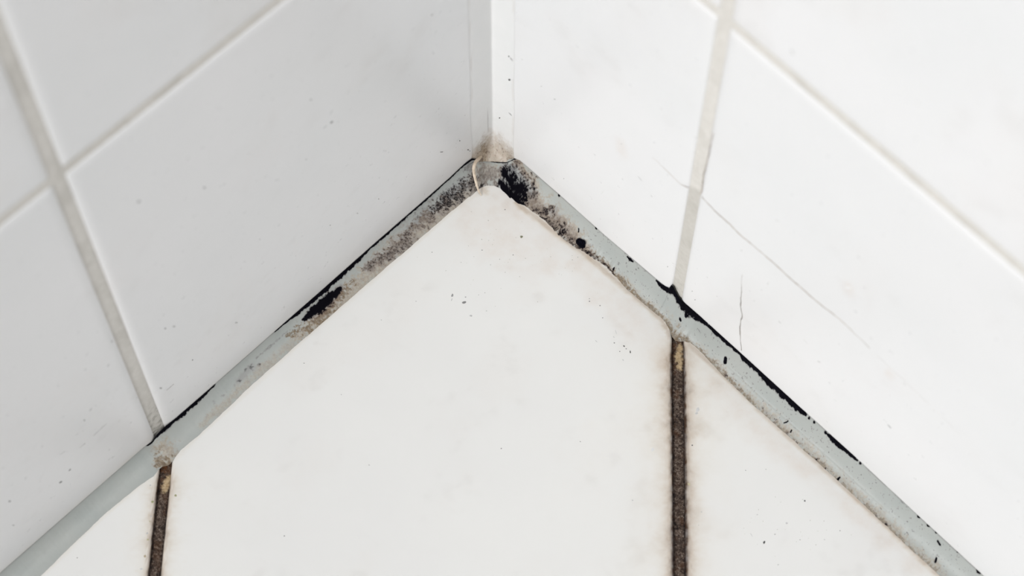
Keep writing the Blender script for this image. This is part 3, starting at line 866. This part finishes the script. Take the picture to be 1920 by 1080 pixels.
fs = [(947,393,1.2,1,0,g(90)),(978,444,2.6,2.4,0,g(125,20)),(848,554,2,3.4,.2,g(150)),(847,562,.8,3,.3,g(180)),(870,567,4,2.2,-.2,g(130)),(873,557,1.7,1.5,0,g(165)),
      (883,592,2.4,2,0,g(180)),(912,583,1.6,1.2,0,g(195)),(1105,565,1.4,1.2,0,g(120)),(1105,560,1,1,0,g(150)),(1125,573,1.4,1.1,0,g(140)),(1130,596,1.3,1.1,0,g(140)),
      (1152,643,1.5,1.2,.3,g(130)),(1170,649,2,1.5,.4,g(90)),(1174,654,1.4,1,0,g(120)),(1182,660,1.4,3,-.2,g(90)),(1162,659,1.2,1,0,g(140)),(1168,675,2,1,1,g(190)),
      (810,473,1,1,0,g(120)),(904,469,1.8,1,0,g(150)),(962,478,1.2,1,0,g(120)),(533,1005,1.6,1.4,0,g(140)),(940,841,1.4,1.2,0,g(130)),(1088,828,1.3,1,0,g(150)),
      (692,872,2,1.2,.5,g(190)),(570,681,1.2,1,0,g(140)),(1224,843,3,4,.4,g(214)),(1186,938,1.5,1.5,0,g(190)),(780,565,1.5,1,0,g(190)),(1151,632,2,.8,.9,g(190)),(1118,640,3,.7,.8,g(200)),(1155,623,.8,5,-.3,g(200)),
      (329,929,2.8,2.5,0,(150,150,118)),(640,740,1.2,1,0,g(180)),(715,600,1.2,1,0,g(185))]
for _ in range(70):
    fs.append((random.gauss(1010, 110), random.gauss(470, 45), random.uniform(.5, 1.2), random.uniform(.4, .9), random.uniform(0, 3), g(random.randint(150, 210), 6)))
n_, c_ = nr, cr
fs = [q for q in fs if stroke(np.array([fl(q[0], q[1])[0]]), np.array([fl(q[0], q[1])[1]]), px('F', [(870,440,60),(920,420,60),(1000,480,70),(1000,800,280)]))[0] > -.3 or q[0] < 840]
def below(x, y):  # on the middle floor tile, clear of the strip
    yl = np.interp(x, [75, 376, 571, 864, 918], [1081, 813, 635, 385, 352]); yr = np.interp(x, [918, 968, 1179, 1240, 1258], [352, 384, 550, 602, 640])
    return y > (yl if x < 918 else yr)+6 and x < 1252
specks('F', [q for q in fs if below(q[0], q[1])], tF)
fr = [(1308,768,3.6,4.5,.3,g(200)),(1306,775,3,2,0,g(190)),(1298,835,1.6,1.4,0,g(90)),(1509,939,1.8,2.2,0,g(110)),(1475,981,2.4,2,0,g(190)),(1433,1017,2.2,3.4,.3,g(70)),(1453,1002,1.8,1.4,0,g(180)),
      (1459,1059,1.6,1.6,0,g(190)),(1409,1003,4,.8,1,g(200)),(1500,1012,1.2,1,0,g(160)),(1575,995,1,1,0,g(120)),(1546,1012,1.6,1,0,g(190)),(1398,882,1.2,1,0,g(150)),(1436,880,1.5,1,0,g(190)),(1420,965,1.8,1.2,0,g(195)),(1292,908,3,2,.7,(186,180,150)),(1315,960,1.4,1.2,0,g(190))]
for _ in range(26):
    fr.append((random.gauss(1480, 60), random.gauss(985, 30), random.uniform(.5, 1.3), random.uniform(.4, .9), random.uniform(0, 3), g(random.randint(170, 215), 5)))
specks('F', fr, tFR)
flx = [(286,941,2.6,2.4,0,(150,154,120)),(282,910,2,1.5,0,g(190)),(272,1043,2.6,3,0,(170,156,134)),(276,1000,2,2,0,g(185)),(281,978,2,1.8,0,(188,180,160)),(145,1046,1.2,1.2,0,g(160)),(265,1067,3,2.2,0,g(200)),(277,1012,2.2,2,0,(176,170,140)),(283,968,1.6,1.6,0,g(180))]
specks('F', flx, tFL)
ls = [(383,352,2.2,1.8,0,g(140)),(260,378,4.2,2.2,-.7,g(158)),(622,229,4,1.6,-.6,g(150)),(583,187,2.2,1.6,0,g(165)),(574,299,1.2,1.2,0,g(150)),(380,277,2,1.2,0,g(185)),(310,616,1.6,1.4,0,g(110)),(326,612,3,2,0,g(185)),
      (361,675,1.3,1.2,0,g(90)),(301,728,3,2.4,0,g(180)),(828,285,3,1.2,-.2,g(150)),(878,281,2,1.4,.3,g(110)),(881,283,1.2,1,0,g(120)),(862,264,1.2,1.2,0,g(90)),(810,28,3,1.6,-.6,g(190)),(619,422,1.2,1,0,g(150)),(710,373,1.2,1,0,g(130)),(487,449,1,1,0,g(160)),(670,400,2,2,0,g(198)),(443,605,3,2,0,g(190)),(893,34,1.2,1,0,g(150))]
ls = [q for q in ls]
specks('L', ls, tL0)
specks('L', [(158,788,1.7,1.6,0,g(100)),(131,881,3.6,1.4,-.8,g(140)),(114,904,3.4,1.6,-.5,g(125)),(18,940,3,2,0,g(165)),(210,640,3,1,-.9,g(180)),(203,685,4,1,-.9,g(180)),(170,768,4,.9,-.9,g(180)),(25,985,3,1.6,0,g(185))], tL1)
specks('R', [(956,107,2,1,.9,g(150)),(960,113,4.5,.7,.9,g(185)),(1040,186,2.6,1.4,.2,g(190)),(1015,162,2,1,-.3,g(200)),(1200,335,6,.9,.8,g(200)),(1222,368,3,1,.9,g(200)),(1165,270,2,1.4,0,g(205)),(1057,335,1,1,0,g(170)),(1130,360,5,.8,-.9,g(218)),
      (1115,290,3,.7,.8,g(205)),(1252,500,1,1,0,g(140)),(1060,520,1,1,0,g(150)),(967,223,2,1.6,0,g(150)),(961,217,5,.6,.8,g(190)),(1175,290,3,.9,.9,g(212))][:12], tR0)
specks('R', [(1668,800,5.5,1,.75,g(170)),(1456,413,2,1.4,0,g(205)),(1460,415,1.2,1,0,g(200)),(1390,470,1.2,1,0,g(180)),(1298,546,1.2,1,0,g(150)),(1303,562,1,1,0,g(150)),(1462,604,4,1.2,.8,g(205)),(1510,640,7,1.4,.8,g(222)),(1535,678,4,1.4,.5,g(205)),
      (1590,540,6,3,0,g(228)),(1696,720,5,.8,.9,g(205)),(1750,770,4,.9,.8,g(215)),(1680,413,1.5,1.2,0,g(215)),(1590,735,4,1.4,.5,g(228)),(1565,750,5,1,.6,g(222))], tR)
specks('R', [(1486,98,5.5,2.6,1.0,g(205)),(1600,109,2,1.4,0,g(225)),(1683,155,2.5,1.6,0,g(225)),(1792,113,2.5,1.6,0,g(228))], tilesR[1, 1])
specks('R', [(956,149,2.4,1.6,.5,g(110)),(938,220,1.4,1.3,0,g(70)),(926,195,1.2,1.1,0,g(140)),(955,105,1.8,1,.9,g(130)),(960,111,4.5,.6,.95,g(185)),(958,214,5,.5,.8,g(190))], corner_root, off=.22)
for o in corner_root.children:
    if o.name.startswith('dirt_specks'):
        o.matrix_parent_inverse = corner_root.matrix_basis.inverted()
